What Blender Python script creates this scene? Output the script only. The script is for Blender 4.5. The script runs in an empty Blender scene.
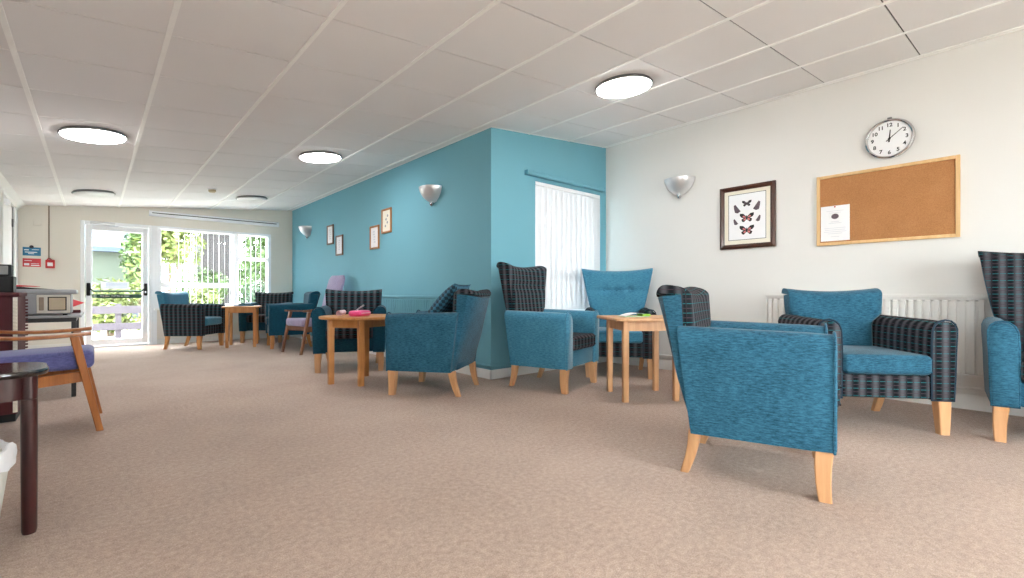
import bpy, bmesh, math, random
from mathutils import Vector, Matrix
random.seed(7)
C = bpy.context.scene.collection
PI = math.pi
def R(d): return math.radians(d)

# ------------------------------------------------------------------ materials
def lin(c):
    return tuple((x/12.92 if x <= .04045 else ((x+.055)/1.055)**2.4) for x in c)
def rgb(r, g, b): return lin((r/255, g/255, b/255)) + (1.,)
class NT:
    def __init__(s, name):
        s.m = bpy.data.materials.new(name); s.m.use_nodes = True
        s.t = s.m.node_tree; s.t.nodes.clear()
        s.out = s.n('ShaderNodeOutputMaterial'); s.bs = s.n('ShaderNodeBsdfPrincipled')
        s.t.links.new(s.bs.outputs[0], s.out.inputs[0])
    def n(s, k, **kw):
        x = s.t.nodes.new(k)
        for a, b in kw.items(): setattr(x, a, b)
        return x
    def l(s, a, b): s.t.links.new(a, b)
    def val(s, sock, v):
        if hasattr(v, 'links'): s.l(v, sock)
        else: sock.default_value = v
    def math(s, op, a, b=None, c=None):
        x = s.n('ShaderNodeMath', operation=op); s.val(x.inputs[0], a)
        if b is not None: s.val(x.inputs[1], b)
        if c is not None: s.val(x.inputs[2], c)
        return x.outputs[0]
    def mix(s, f, a, b):
        x = s.n('ShaderNodeMix', data_type='RGBA'); s.val(x.inputs[0], f); s.val(x.inputs[6], a); s.val(x.inputs[7], b)
        return x.outputs[2]
    def coord(s, which='Object', scale=(1, 1, 1)):
        t = s.n('ShaderNodeTexCoord'); m = s.n('ShaderNodeMapping'); m.inputs['Scale'].default_value = scale
        s.l(t.outputs[which], m.inputs[0]); return m.outputs[0]
    def noise(s, vec, scale, detail=3, rough=.55):
        x = s.n('ShaderNodeTexNoise'); s.l(vec, x.inputs['Vector']); x.inputs['Scale'].default_value = scale
        x.inputs['Detail'].default_value = detail; x.inputs['Roughness'].default_value = rough
        return x.outputs[0]
    def ramp(s, f, stops):
        x = s.n('ShaderNodeValToRGB'); e = x.color_ramp.elements
        while len(e) < len(stops): e.new(.5)
        for k, (p, c) in enumerate(stops): e[k].position = p; e[k].color = c
        s.l(f, x.inputs[0]); return x.outputs[0]
    def bump(s, h, strength, dist=.002):
        x = s.n('ShaderNodeBump'); x.inputs['Strength'].default_value = strength; x.inputs['Distance'].default_value = dist
        s.l(h, x.inputs['Height']); s.l(x.outputs[0], s.bs.inputs['Normal'])
    def set(s, col=None, rough=None, metal=None, spec=None, sheen=None, coat=None):
        b = s.bs.inputs
        if col is not None: s.val(b['Base Color'], col)
        if rough is not None: s.val(b['Roughness'], rough)
        if metal is not None: b['Metallic'].default_value = metal
        if spec is not None: b['Specular IOR Level'].default_value = spec
        if sheen is not None: b['Sheen Weight'].default_value = sheen; b['Sheen Roughness'].default_value = .4
        if coat is not None: b['Coat Weight'].default_value = coat; b['Coat Roughness'].default_value = .1
        return s.m
def plain(name, col, rough=.5, var=.06, scale=12, **kw):
    k = NT(name); v = k.coord()
    nz = k.noise(v, scale)
    d = tuple(c*(1-var) for c in col[:3])+(1,); b = tuple(min(1, c*(1+var)) for c in col[:3])+(1,)
    return k.set(col=k.ramp(nz, [(.3, d), (.7, b)]), rough=rough, **kw)
def paint(name, col, rough=.75):
    k = NT(name); v = k.coord()
    nz = k.noise(v, 1.3, 2); fine = k.noise(v, 260, 2)
    d = tuple(c*.975 for c in col[:3])+(1,)
    m = k.set(col=k.ramp(nz, [(.3, d), (.7, col)]), rough=rough, spec=.3)
    k.bump(fine, .15, .0006); return m
def fabric(name, c0, c1, sheen=.25):
    k = NT(name); v = k.coord('UV', (34, 160, 1)); v2 = k.coord('UV', (110, 420, 1)); v3 = k.coord('UV', (5, 7, 1))
    a = k.noise(v, 1., 4, .65); b = k.noise(v2, 1., 2, .6); g = k.noise(v3, 1., 3)
    f = k.math('ADD', k.math('MULTIPLY', a, .62), k.math('MULTIPLY', b, .28)); f = k.math('ADD', f, k.math('MULTIPLY', g, .22))
    m = k.set(col=k.ramp(f, [(.40, c0), (.68, c1)]), rough=.85, spec=.2, sheen=sheen)
    k.bump(f, .45, .003); return m
def stripe_fabric(name):
    k = NT(name); t = k.n('ShaderNodeTexCoord'); sp = k.n('ShaderNodeSeparateXYZ'); k.l(t.outputs['UV'], sp.inputs[0])
    u, w = sp.outputs[0], sp.outputs[1]
    band = k.math('MULTIPLY_ADD', k.math('SINE', k.math('MULTIPLY', u, 2*PI/.066)), .5, .5)
    band = k.math('POWER', band, 1.6)
    thr = k.math('MULTIPLY_ADD', k.math('SINE', k.math('MULTIPLY', u, 2*PI/.0055)), .5, .5)
    base = k.mix(band, rgb(15, 17, 23), rgb(88, 88, 94))
    base = k.mix(k.math('MULTIPLY', thr, .35), base, rgb(30, 33, 40))
    per = .021
    fr = k.math('FRACT', k.math('DIVIDE', w, per)); ln = k.math('LESS_THAN', fr, .14)
    alt = k.math('LESS_THAN', k.math('FRACT', k.math('DIVIDE', w, per*2)), .5)
    lc = k.mix(alt, rgb(78, 58, 68), rgb(30, 118, 126))
    gap = k.math('GREATER_THAN', k.math('FRACT', k.math('DIVIDE', u, .033)), .18)
    base = k.mix(k.math('MULTIPLY', k.math('MULTIPLY', ln, gap), .85), base, lc)
    v = k.coord('UV', (500, 500, 1)); nz = k.noise(v, 1., 2)
    m = k.set(col=base, rough=.85, spec=.15, sheen=0); k.bump(nz, .3, .002); return m
def wood(name, c0, c1, rough=.42, coat=0., axis=(30, 30, 2.2)):
    k = NT(name); v = k.coord('Object', axis); a = k.noise(v, 1., 5, .6)
    m = k.set(col=k.ramp(a, [(.3, c0), (.7, c1)]), rough=rough, coat=coat); k.bump(a, .08, .001); return m
def emit(name, col, st):
    k = NT(name); b = k.bs.inputs
    b['Base Color'].default_value = (.8, .8, .8, 1); b['Emission Color'].default_value = col; b['Emission Strength'].default_value = st
    return k.m
def glass(name, f=.07, tint=(.95, .97, .96, 1)):
    k = NT(name); k.t.nodes.remove(k.bs)
    a = k.n('ShaderNodeBsdfTransparent'); a.inputs[0].default_value = tint
    g = k.n('ShaderNodeBsdfGlossy'); g.inputs['Roughness'].default_value = .01
    x = k.n('ShaderNodeMixShader'); x.inputs[0].default_value = f
    k.l(a.outputs[0], x.inputs[1]); k.l(g.outputs[0], x.inputs[2]); k.l(x.outputs[0], k.out.inputs[0]); return k.m
def slat_mat(name):
    k = NT(name); k.t.nodes.remove(k.bs); v = k.coord('Object', (.5, .5, .5)); nz = k.noise(v, 1., 1)
    c = k.ramp(nz, [(.3, (.76, .76, .78, 1)), (.7, (.8, .8, .82, 1))])
    d = k.n('ShaderNodeBsdfDiffuse'); t = k.n('ShaderNodeBsdfTranslucent'); k.l(c, d.inputs[0]); k.l(c, t.inputs[0])
    x = k.n('ShaderNodeMixShader'); x.inputs[0].default_value = .25
    k.l(d.outputs[0], x.inputs[1]); k.l(t.outputs[0], x.inputs[2]); k.l(x.outputs[0], k.out.inputs[0]); return k.m
def carpet_mat():
    k = NT('carpet_beige'); v = k.coord()
    a = k.noise(v, 230, 3, .7); b = k.noise(v, 1.1, 4, .6); c = k.noise(v, 48, 3, .65)
    f = k.math('ADD', k.math('ADD', k.math('MULTIPLY', a, .55), k.math('MULTIPLY', c, .3)), k.math('MULTIPLY', b, .2))
    m = k.set(col=k.ramp(f, [(.36, rgb(136, 115, 103)), (.55, rgb(184, 161, 147)), (.74, rgb(216, 197, 184))]), rough=.95, spec=.1, sheen=.15)
    k.bump(k.math('ADD', a, c), .6, .006); return m
def cork_mat():
    k = NT('cork'); v = k.coord(); a = k.noise(v, 190, 4, .7); b = k.noise(v, 5, 3)
    f = k.math('ADD', k.math('MULTIPLY', a, .75), k.math('MULTIPLY', b, .25))
    m = k.set(col=k.ramp(f, [(.33, rgb(156, 104, 62)), (.52, rgb(178, 124, 78)), (.7, rgb(192, 140, 92))]), rough=.9); k.bump(a, .3, .002); return m
def diamond_mat():
    k = NT('diamond_print'); t = k.n('ShaderNodeTexCoord'); sp = k.n('ShaderNodeSeparateXYZ'); k.l(t.outputs['UV'], sp.inputs[0])
    a = k.math('FRACT', k.math('MULTIPLY', k.math('ADD', sp.outputs[0], sp.outputs[1]), 14.)); b = k.math('FRACT', k.math('MULTIPLY', k.math('SUBTRACT', sp.outputs[0], sp.outputs[1]), 14.))
    f = k.math('ABSOLUTE', k.math('SUBTRACT', k.math('GREATER_THAN', a, .5), k.math('GREATER_THAN', b, .5)))
    return k.set(col=k.mix(f, rgb(18, 48, 64), rgb(50, 106, 132)), rough=.85)

M = {}
M['blue'] = fabric('blue_chenille', rgb(9, 50, 70), rgb(56, 112, 138), .15)
M['blue_lit'] = fabric('blue_window_lit', rgb(34, 96, 124), rgb(80, 144, 172), .35)  # lighter copy of the blue chair fabric, window light put into its colour
M['teal_dark'] = fabric('dark_teal_chenille', rgb(6, 44, 62), rgb(26, 84, 106), .1)
M['stripe'] = stripe_fabric('striped_fabric')
M['lilac'] = fabric('lilac_weave', rgb(140, 130, 160), rgb(172, 162, 192))
M['violet'] = fabric('violet_weave', rgb(76, 78, 128), rgb(112, 114, 168))
M['piping'] = plain('navy_piping', rgb(18, 44, 62), .8)
M['beech'] = wood('beech', rgb(192, 140, 96), rgb(216, 168, 122))
M['oak'] = wood('oak', rgb(180, 118, 62), rgb(205, 146, 86))
M['walnut'] = wood('brown_wood', rgb(104, 62, 40), rgb(138, 88, 58))
M['orange_wood'] = wood('teak', rgb(142, 80, 30), rgb(182, 112, 52), .35, .3)
M['mahogany'] = wood('mahogany', rgb(38, 12, 14), rgb(66, 22, 22), .3, .4)
M['maroon'] = wood('maroon_laminate', rgb(70, 16, 22), rgb(86, 23, 29), .7)
M['black_gloss'] = plain('black_gloss', rgb(22, 14, 15), .12, coat=.6)
M['picture_wood'] = wood('dark_picture_wood', rgb(50, 26, 18), rgb(86, 46, 32), .3, .3)
M['cream'] = paint('cream_paint', rgb(226, 224, 221))
M['cream_far'] = paint('cream_paint_far', rgb(228, 222, 212))
M['teal'] = paint('teal_paint', rgb(114, 172, 189))
M['white'] = plain('white_gloss_paint', rgb(238, 237, 234), .35, .02)
M['upvc'] = plain('white_upvc', rgb(240, 241, 244), .3, .01)
M['tile'] = paint('ceiling_tile', rgb(238, 236, 236), .9)
M['grid'] = plain('ceiling_grid', rgb(250, 249, 247), .5, .02)
M['groove'] = plain('ceiling_gap', rgb(84, 80, 78), .9)
M['carpet'] = carpet_mat()
M['glass'] = glass('window_glass', .03)
M['door_glass'] = glass('door_glass', .04)
M['slat'] = slat_mat('blind_slat')
M['lamp_on'] = emit('lit_diffuser', (1, .985, .97, 1), 21.)
M['opal'] = plain('opal_plastic', rgb(236, 236, 236), .3, .01)
M['steel'] = plain('satin_steel', rgb(214, 214, 216), .3, .02, metal=.55)
M['grey_rim'] = plain('grey_rim', rgb(130, 130, 130), .4, .03, metal=.6)
M['chrome'] = plain('chrome', rgb(205, 205, 208), .14, .02, metal=1.)
M['black'] = plain('black_plastic', rgb(16, 16, 18), .55, spec=.3)
M['ink'] = plain('black_ink', rgb(22, 22, 24), .6)
M['black_metal'] = plain('black_metal', rgb(24, 24, 26), .45)
M['paper'] = plain('paper_white', rgb(240, 240, 242), .8, .01)
M['ivory'] = plain('ivory_mount', rgb(234, 228, 212), .8, .01)
M['cork'] = cork_mat()
M['pale_wood'] = wood('pale_pine', rgb(214, 172, 116), rgb(232, 196, 146))
M['gilt'] = wood('gilt_wood', rgb(150, 92, 44), rgb(190, 130, 70), .35)
M['brown_frame'] = wood('brown_frame_wood', rgb(86, 60, 46), rgb(120, 88, 68))
M['red'] = plain('red_plastic', rgb(186, 34, 40), .4)
M['sign_red'] = plain('sign_red', rgb(214, 66, 74), .5)
M['sign_blue'] = plain('sign_blue', rgb(48, 122, 164), .5)
M['sign_green'] = plain('sign_green', rgb(8, 66, 44), .4)
M['bar_green'] = plain('bar_green', rgb(8, 72, 48), .35)
M['grey_mark'] = plain('grey_print', rgb(150, 152, 158), .8)
M['pale_mark'] = plain('pale_print', rgb(214, 216, 222), .8)
M['blue_mark'] = plain('blue_print', rgb(150, 160, 206), .8)
M['pink_print'] = plain('pink_print', rgb(206, 120, 122), .7, .2, 90)
M['dusk_print'] = plain('dusk_print', rgb(88, 74, 82), .7, .35, 160)
M['pink'] = plain('pink_vinyl', rgb(236, 78, 140), .35)
M['white_pink'] = plain('pale_pink_paper', rgb(244, 216, 224), .6)
M['lime'] = plain('lime_print', rgb(140, 200, 60), .5)
M['mint'] = plain('mint_print', rgb(190, 226, 196), .5)
M['grey_plastic'] = plain('grey_plastic', rgb(150, 152, 156), .4)
M['light_grey'] = plain('light_grey_plastic', rgb(214, 210, 200), .4)
M['beige'] = plain('beige_panel', rgb(196, 180, 152), .3)
M['taupe'] = plain('taupe_panel', rgb(140, 124, 108), .5)
M['bag'] = plain('white_bag', rgb(236, 238, 242), .4, .03)
M['bin'] = plain('pale_bin', rgb(206, 206, 200), .4)
M['leaf_a'] = plain('leaf_green', rgb(60, 84, 34), .6, .5, 5)
M['leaf_b'] = plain('leaf_yellow_green', rgb(92, 104, 46), .6, .4, 5)
M['leaf_c'] = plain('leaf_deep_green', rgb(36, 62, 36), .6, .5, 5)
M['bark'] = plain('bark', rgb(110, 92, 78), .9, .3)
M['mauve'] = wood('weathered_timber', rgb(58, 52, 62), rgb(70, 64, 74), .8)
M['shed'] = wood('dark_cladding', rgb(32, 28, 30), rgb(44, 40, 42), .8, axis=(9, 9, .5))
M['render_wall'] = paint('pale_render', rgb(62, 70, 62))
M['slate'] = plain('blue_slate', rgb(44, 58, 76), .6)
M['paving'] = plain('paving', rgb(190, 184, 174), .9, .15, 3)
M['buff'] = plain('detector_buff', rgb(196, 182, 148), .5)

# ------------------------------------------------------------------ mesh helpers
def B(): return bmesh.new()
def box(bm, x0, x1, y0, y1, z0, z1, bev=0, seg=2):
    vs = [bm.verts.new((x, y, z)) for x in (x0, x1) for y in (y0, y1) for z in (z0, z1)]
    fs = [bm.faces.new([vs[i] for i in f]) for f in ((0, 1, 3, 2), (4, 6, 7, 5), (0, 4, 5, 1), (2, 3, 7, 6), (0, 2, 6, 4), (1, 5, 7, 3))]
    if bev:
        es = {e for f in fs for e in f.edges}
        bmesh.ops.bevel(bm, geom=list(es), offset=bev, segments=seg, profile=.5, affect='EDGES')
    return bm
def loft(bm, rings, closed=True, cap=True):
    rv = [[bm.verts.new(p) for p in r] for r in rings]; n = len(rings[0])
    for a, b in zip(rv, rv[1:]):
        for i in range(n if closed else n-1):
            j = (i+1) % n; bm.faces.new((a[i], a[j], b[j], b[i]))
    if cap and closed:
        bm.faces.new(rv[0][::-1]); bm.faces.new(rv[-1])
    return bm
def tube(bm, pts, r, n=8, closed=False):
    pts = [Vector(p) for p in pts]; rings = []; m = len(pts)
    rr = r if isinstance(r, (list, tuple)) else [r]*m
    prev = None
    for i, p in enumerate(pts):
        a = pts[(i-1) % m] if (closed or i > 0) else p; b = pts[(i+1) % m] if (closed or i < m-1) else p
        d = (b-a).normalized()
        if prev is None:
            s = Vector((0, 0, 1)) if abs(d.z) < .9 else Vector((1, 0, 0))
            u = d.cross(s).normalized()
        else: u = (prev - d*prev.dot(d)).normalized()
        prev = u; w = d.cross(u)
        rings.append([p + (u*math.cos(2*PI*k/n)+w*math.sin(2*PI*k/n))*rr[i] for k in range(n)])
    if closed: rings.append(rings[0]); return loft(bm, rings, cap=False)
    return loft(bm, rings)
def lathe(bm, prof, n=32, c=(0, 0, 0), a0=0, a1=2*PI):
    full = abs(a1-a0-2*PI) < 1e-6
    ks = n if full else n+1
    rings = [[(c[0]+max(r, 1e-5)*math.cos(a0+(a1-a0)*k/n), c[1]+max(r, 1e-5)*math.sin(a0+(a1-a0)*k/n), c[2]+z) for k in range(ks)] for r, z in prof]
    return loft(bm, rings, closed=full, cap=full)
def prism(bm, poly, y0, y1):
    """polygon in local x,z extruded along y"""
    return loft(bm, [[(x, y0, z) for x, z in poly], [(x, y1, z) for x, z in poly]])
def legloft(bm, x0, y0, z0, a0, x1, y1, z1, a1, bow=(0, 0), n=5, bev=.004):
    rings = []
    for k in range(n+1):
        t = k/n; x = x0+(x1-x0)*t+bow[0]*math.sin(PI*t); y = y0+(y1-y0)*t+bow[1]*math.sin(PI*t); z = z0+(z1-z0)*t
        h = (a0+(a1-a0)*t)/2; c = min(bev, h*.4)
        rings.append([(x-h+c, y-h, z), (x+h-c, y-h, z), (x+h, y-h+c, z), (x+h, y+h-c, z), (x+h-c, y+h, z), (x-h+c, y+h, z), (x-h, y+h-c, z), (x-h, y-h+c, z)])
    return loft(bm, rings)
def uvmap(bm, top='x'):
    uv = bm.loops.layers.uv.verify()
    for f in bm.faces:
        n = f.normal; ax = max(range(3), key=lambda i: abs(n[i]))
        for l in f.loops:
            p = l.vert.co
            if ax == 0: l[uv].uv = (p.y, p.z)
            elif ax == 1: l[uv].uv = (p.x, p.z)
            else: l[uv].uv = (p.x, p.y) if top == 'x' else (p.y, p.x)
def obj(name, bm, mats, parent=None, loc=(0, 0, 0), rotz=0, smooth=40, top='x', label=None, mw=None):
    bmesh.ops.recalc_face_normals(bm, faces=bm.faces[:]); bm.normal_update(); uvmap(bm, top)
    me = bpy.data.meshes.new(name); bm.to_mesh(me); bm.free()
    for m in (mats if isinstance(mats, list) else [mats]): me.materials.append(M[m])
    if smooth:
        me.polygons.foreach_set('use_smooth', [True]*len(me.polygons)); me.set_sharp_from_angle(angle=R(smooth))
    o = bpy.data.objects.new(name, me); C.objects.link(o)
    o.location = loc; o.rotation_euler = (0, 0, rotz)
    if parent: o.parent = parent
    if label: o['label'] = label
    return o
def tag(o, label, cat, group=None, kind=None):
    o['label'] = label; o['category'] = cat
    if group: o['group'] = group
    if kind: o['kind'] = kind
    return o
def thing(name, label, cat, loc=(0, 0, 0), rotz=0, group=None, kind=None):
    o = bpy.data.objects.new(name, None); C.objects.link(o); o.empty_display_size = .1
    o.location = loc; o.rotation_euler = (0, 0, rotz)
    return tag(o, label, cat, group, kind)
def struct(name, bm, m, label, cat, **kw):
    return tag(obj(name, bm, m, **kw), label, cat, kind='structure')
def text(bm, s, size, x, z, y, bold=0., align='CENTER', mi=0):
    cu = bpy.data.curves.new('t', 'FONT'); cu.body = s; cu.size = size; cu.align_x = align; cu.align_y = 'CENTER'; cu.offset = bold
    cu.resolution_u = 4
    o = bpy.data.objects.new('t', cu); C.objects.link(o)
    me = bpy.data.meshes.new_from_object(o.evaluated_get(bpy.context.evaluated_depsgraph_get()))
    n0 = len(bm.verts); f0 = len(bm.faces); bm.from_mesh(me); bm.verts.ensure_lookup_table(); bm.faces.ensure_lookup_table()
    for v in bm.verts[n0:]: v.co = Vector((v.co.x+x, y, v.co.y+z))
    for f in bm.faces[f0:]: f.material_index = mi
    bpy.data.objects.remove(o); bpy.data.curves.remove(cu); bpy.data.meshes.remove(me)
def flat(bm, poly, y, th=.0008, mi=0):
    f0 = len(bm.faces); prism(bm, poly, y, y-th); bm.faces.ensure_lookup_table()
    for f in bm.faces[f0:]: f.material_index = mi

# ------------------------------------------------------------------ room
XR, XT, YR, YF, XL, YB = 4.54, 2.785, 3.43, 9.36, -.785, -2.6
SL = .0953
def zc(x): return 2.103+SL*x
def slab(bm, x0, x1, y0, y1, z0, z1=None):
    """wall piece; z1 None = up to the sloping ceiling"""
    if z1 is not None: return box(bm, x0, x1, y0, y1, z0, z1)
    pts = [(x, y, z) for x in (x0, x1) for y in (y0, y1) for z in (z0, zc(x)+.03)]
    vs = [bm.verts.new(p) for p in pts]
    for f in ((0, 1, 3, 2), (4, 6, 7, 5), (0, 4, 5, 1), (2, 3, 7, 6), (0, 2, 6, 4), (1, 5, 7, 3)): bm.faces.new([vs[i] for i in f])
T = .14
bm = B(); box(bm, XL-.1, XR+.1, YB-.1, YR+.1, -.06, 0); box(bm, XL-.1, XT+.1, YR+.1, YF+.1, -.06, 0)
struct('floor', bm, 'carpet', 'beige flecked carpet covering the whole lounge floor', 'floor')

# ceiling: tiles with gaps, backing and runners
def cpt(x, y, dz): return (x, y, zc(x)+dz)
def cbox(bm, x0, x1, y0, y1, d0, d1, mi=0):
    f0 = len(bm.faces)
    vs = [bm.verts.new(cpt(x, y, d)) for x in (x0, x1) for y in (y0, y1) for d in (d0, d1)]
    for f in ((0, 1, 3, 2), (4, 6, 7, 5), (0, 4, 5, 1), (2, 3, 7, 6), (0, 2, 6, 4), (1, 5, 7, 3)): bm.faces.new([vs[i] for i in f])
    bm.faces.ensure_lookup_table()
    for f in bm.faces[f0:]: f.material_index = mi
bm = B()
GX = [-.914+.599*i for i in range(0, 12)]; GY = [2.376+.598*k for k in range(-9, 13)]
xs = [XL-.1]+[g for g in GX if XL-.05 < g < XR+.05]+[XR+.1]; ys = [YB-.1]+[g for g in GY if YB-.05 < g < YF+.05]+[YF+.1]
for a, b in zip(xs, xs[1:]):
    for c, d in zip(ys, ys[1:]):
        if a > XT and c > YR+.15: continue
        cbox(bm, a+.002, b-.002, c+.0045, d-.0045, 0, .02)
cbox(bm, XL-.12, XR+.12, YB-.12, YF+.12, .02, .06, 2)
for g in xs[1:-1]: cbox(bm, g-.012, g+.012, YB-.1, YF+.1 if g < XT else YR+.1, -.007, .001, 1)
for g in ys[1:-1]: cbox(bm, XL-.1, XR+.1 if g < YR+.1 else XT+.1, g-.0055, g+.0055, .006, .012, 2)
cbox(bm, XR-.022, XR, YB, YR, -.004, .004, 1); cbox(bm, XT-.022, XT, YR, YF, -.004, .004, 1); cbox(bm, XT, XR, YR-.022, YR, -.004, .004, 1)
struct('ceiling', bm, ['tile', 'grid', 'groove'], 'gently sloping suspended ceiling of square off-white tiles', 'ceiling', smooth=0)

# openings
DX0, DX1, DZ = -.155, .69, 1.885        # garden door
WX0, WX1, WZ0, WZ1 = .745, 2.415, .575, 1.885   # garden window
AX0, AX1, AZ0, AZ1 = 3.365, 4.43, .60, 1.955    # alcove window
bm = B()
slab(bm, XL-T, DX0, YF, YF+T, 0); slab(bm, DX0, DX1, YF, YF+T, DZ); slab(bm, DX1, WX0, YF, YF+T, 0)
slab(bm, WX0, WX1, YF, YF+T, 0, WZ0); slab(bm, WX0, WX1, YF, YF+T, WZ1); slab(bm, WX1, XT+T, YF, YF+T, 0)
struct('wall_far', bm, 'cream_far', 'cream end wall holding the garden door and window', 'wall', smooth=0)
bm = B(); slab(bm, XT, XT+T, YR+T, YF, 0)
struct('wall_right', bm, 'teal', 'long teal side wall with the small framed pictures', 'wall', smooth=0)
bm = B(); slab(bm, XT, AX0, YR, YR+T, 0); slab(bm, AX0, AX1, YR, YR+T, 0, AZ0); slab(bm, AX0, AX1, YR, YR+T, AZ1); slab(bm, AX1, XR, YR, YR+T, 0)
struct('wall_alcove', bm, 'teal', 'teal return wall with the blind-covered alcove window', 'wall', smooth=0)
bm = B(); slab(bm, XR, XR+T, YB, YR+T, 0)
struct('wall_near_right', bm, 'cream', 'cream wall with clock, cork board and long white radiator', 'wall', smooth=0)
# left wall with a door opening near the end, added unseen window further back for daylight
LD0, LD1 = 7.78, 8.86
bm = B()
LW0, LW1 = -1.5, -.4
slab(bm, XL-T, XL, YB, LW0, 0); slab(bm, XL-T, XL, LW0, LW1, 0, .5); slab(bm, XL-T, XL, LW0, LW1, 1.95); slab(bm, XL-T, XL, LW1, LD0, 0)
slab(bm, XL-T, XL, LD0, LD1, 1.97); slab(bm, XL-T, XL, LD1, YF+T, 0)
struct('wall_left', bm, 'cream', 'cream left side wall beside the maroon cabinet', 'wall', smooth=0)
BW0, BW1 = 1.2, 3.0
bm = B(); slab(bm, XL-T, BW0, YB-T, YB, 0); slab(bm, BW0, BW1, YB-T, YB, 0, .45); slab(bm, BW0, BW1, YB-T, YB, 2.0); slab(bm, BW1, XR+T, YB-T, YB, 0)
struct('wall_back', bm, 'cream', 'cream wall behind the viewer with an added window opening', 'wall', smooth=0)

def bb_profile(bm, p0, p1, n, h=.085, th=.016):
    p0 = Vector(p0+(0,)); p1 = Vector(p1+(0,)); n = Vector(n+(0,))
    pr = [(0, 0), (th, 0), (th, h-.015), (th*.5, h), (0, h)]
    loft(bm, [[p+n*a+Vector((0, 0, z)) for a, z in pr] for p in (p0, p1)])
bm = B(); bb_profile(bm, (XR, YB), (XR, YR), (-1, 0), .1); struct('baseboard_right', bm, 'cream', 'cream skirting under the long white radiator', 'skirting')
bm = B(); bb_profile(bm, (XT, YR-.016), (XT, YF), (-1, 0)); struct('baseboard_teal', bm, 'cream', 'pale skirting along the long teal wall', 'skirting')
bm = B(); bb_profile(bm, (XT-.016, YR), (XR, YR), (0, -1)); struct('baseboard_alcove', bm, 'cream', 'pale skirting along the teal alcove wall', 'skirting')
bm = B(); bb_profile(bm, (XL, YF), (DX0-.05, YF), (0, -1)); bb_profile(bm, (DX1+.02, YF), (XT, YF), (0, -1)); struct('baseboard_far', bm, 'cream', 'cream skirting along the end wall under the garden window', 'skirting')
bm = B(); tube(bm, [(XT-.014, YF, .123), (XT-.014, YR-.014, .123), (XR, YR-.014, .123)], .014, 8)
struct('trim_1', bm, 'teal', 'teal painted pipe running just above the skirting of the teal walls', 'pipe')
bm = B(); tube(bm, [(XR-.03, YB+.1, .15), (XR-.03, YR-.05, .15)], .011, 8)
struct('trim_2', bm, 'cream', 'cream pipe above the skirting of the cream wall', 'pipe')
bm = B()
loft(bm, [[(XL, y, zc(XL)-.075), (XL, y, zc(XL)+.01), (XL+.075, y, zc(XL+.075)+.002), (XL+.05, y, zc(XL)-.02), (XL+.018, y, zc(XL)-.05)] for y in (YB, YF)])
struct('trim_3', bm, 'white', 'white coving along the top of the left wall', 'coving')

# ------------------------------------------------------------------ windows and doors
def frame_rect(bm, x0, x1, z0, z1, y0, y1, w, bev=.004):
    box(bm, x0, x0+w, y0, y1, z0, z1, bev, 1); box(bm, x1-w, x1, y0, y1, z0, z1, bev, 1)
    box(bm, x0+w, x1-w, y0, y1, z0, z0+w, bev, 1); box(bm, x0+w, x1-w, y0, y1, z1-w, z1, bev, 1)
w1 = thing('window_1', 'wide white framed garden window in the end wall', 'window', (0, YF, 0), kind='structure')
bm = B(); y0, y1 = -.02, .06
frame_rect(bm, WX0, WX1, WZ0, WZ1, y0, y1, .055)
MX = 1.79
box(bm, MX, MX+.1, y0, y1, WZ0+.055, WZ1-.055, .004, 1)
box(bm, WX0+.055, MX, y0, y1, .905, .985, .004, 1); box(bm, MX+.1, WX1-.055, y0, y1, 1.39, 1.45, .004, 1)
obj('window_frame', bm, 'upvc', w1)
for a, b, c, d in ((WX0+.055, MX, WZ0+.055, .905), (WX0+.055, MX, .985, WZ1-.055), (MX+.1, WX1-.055, WZ0+.055, 1.39), (MX+.1, WX1-.055, 1.45, WZ1-.055)):
    bm = B(); box(bm, a, b, .02, .026, c, d); obj('pane', bm, 'glass', w1, smooth=0)
bm = B(); box(bm, WX0-.04, WX1+.04, -.13, -.021, WZ0-.03, WZ0, .006, 2); obj('window_sill', bm, 'white', w1)

def slats(bm, xs, y, z0, z1, w, ang, drop=.0):
    for x in xs:
        a = ang + random.uniform(-.09, .09); c, s = math.cos(a)*w/2, math.sin(a)*w/2
        n = (-math.sin(a)*.0006, math.cos(a)*.0006)
        bowl = .006
        prof = [(-c, -s), (-bowl*math.sin(a)*-1, bowl*math.cos(a)), (c, s)]
        pts = [(x+p[0]+n[0], y+p[1]+n[1]) for p in prof]+[(x+p[0]-n[0], y+p[1]-n[1]) for p in prof[::-1]]
        loft(bm, [[(p[0], p[1], z0) for p in pts], [(p[0], p[1], z1) for p in pts]])
v1 = thing('vertical_blind', 'open white vertical blind hanging inside the garden window', 'blind', (0, YF-.075, 0))
bm = B(); slats(bm, [1.02+.0805*k for k in range(17)], 0, .61, 1.84, .075, R(84)); obj('slats', bm, 'slat', v1, smooth=0)
bm = B(); box(bm, WX0+.02, WX1-.02, -.02, .02, 1.84, 1.88, .004, 1); obj('headrail', bm, 'upvc', v1)
def casing(name, label, x0, x1, z0, z1, d, mat, loc, rz, slot=True):
    t = thing(name, label, 'blind casing', loc, rz)
    bm = B(); loft(bm, [[(x, 0, z0), (x, -d+.012, z0), (x, -d, z0+.012), (x, -d, z1-.012), (x, -d+.012, z1), (x, 0, z1)] for x in (x0, x1)])
    obj('casing', bm, mat, t)
    if slot:
        bm = B(); box(bm, x0+.03, x1-.04, -d-.0015, -d+.004, (z0+z1)/2-.002, (z0+z1)/2+.010); obj('slot', bm, 'black', t, smooth=0)
    for x in (x0-.006, x1):
        bm = B(); box(bm, x, x+.006, -d-.004, 0, z0-.004, z1+.004, .002, 1); obj('end_cap', bm, mat, t)
    return t
casing('blind_casing', 'long white casing with a dark slot mounted above the garden window', .65, 2.53, 2.035, 2.115, .075, 'upvc', (0, YF, 0), 0)
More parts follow.
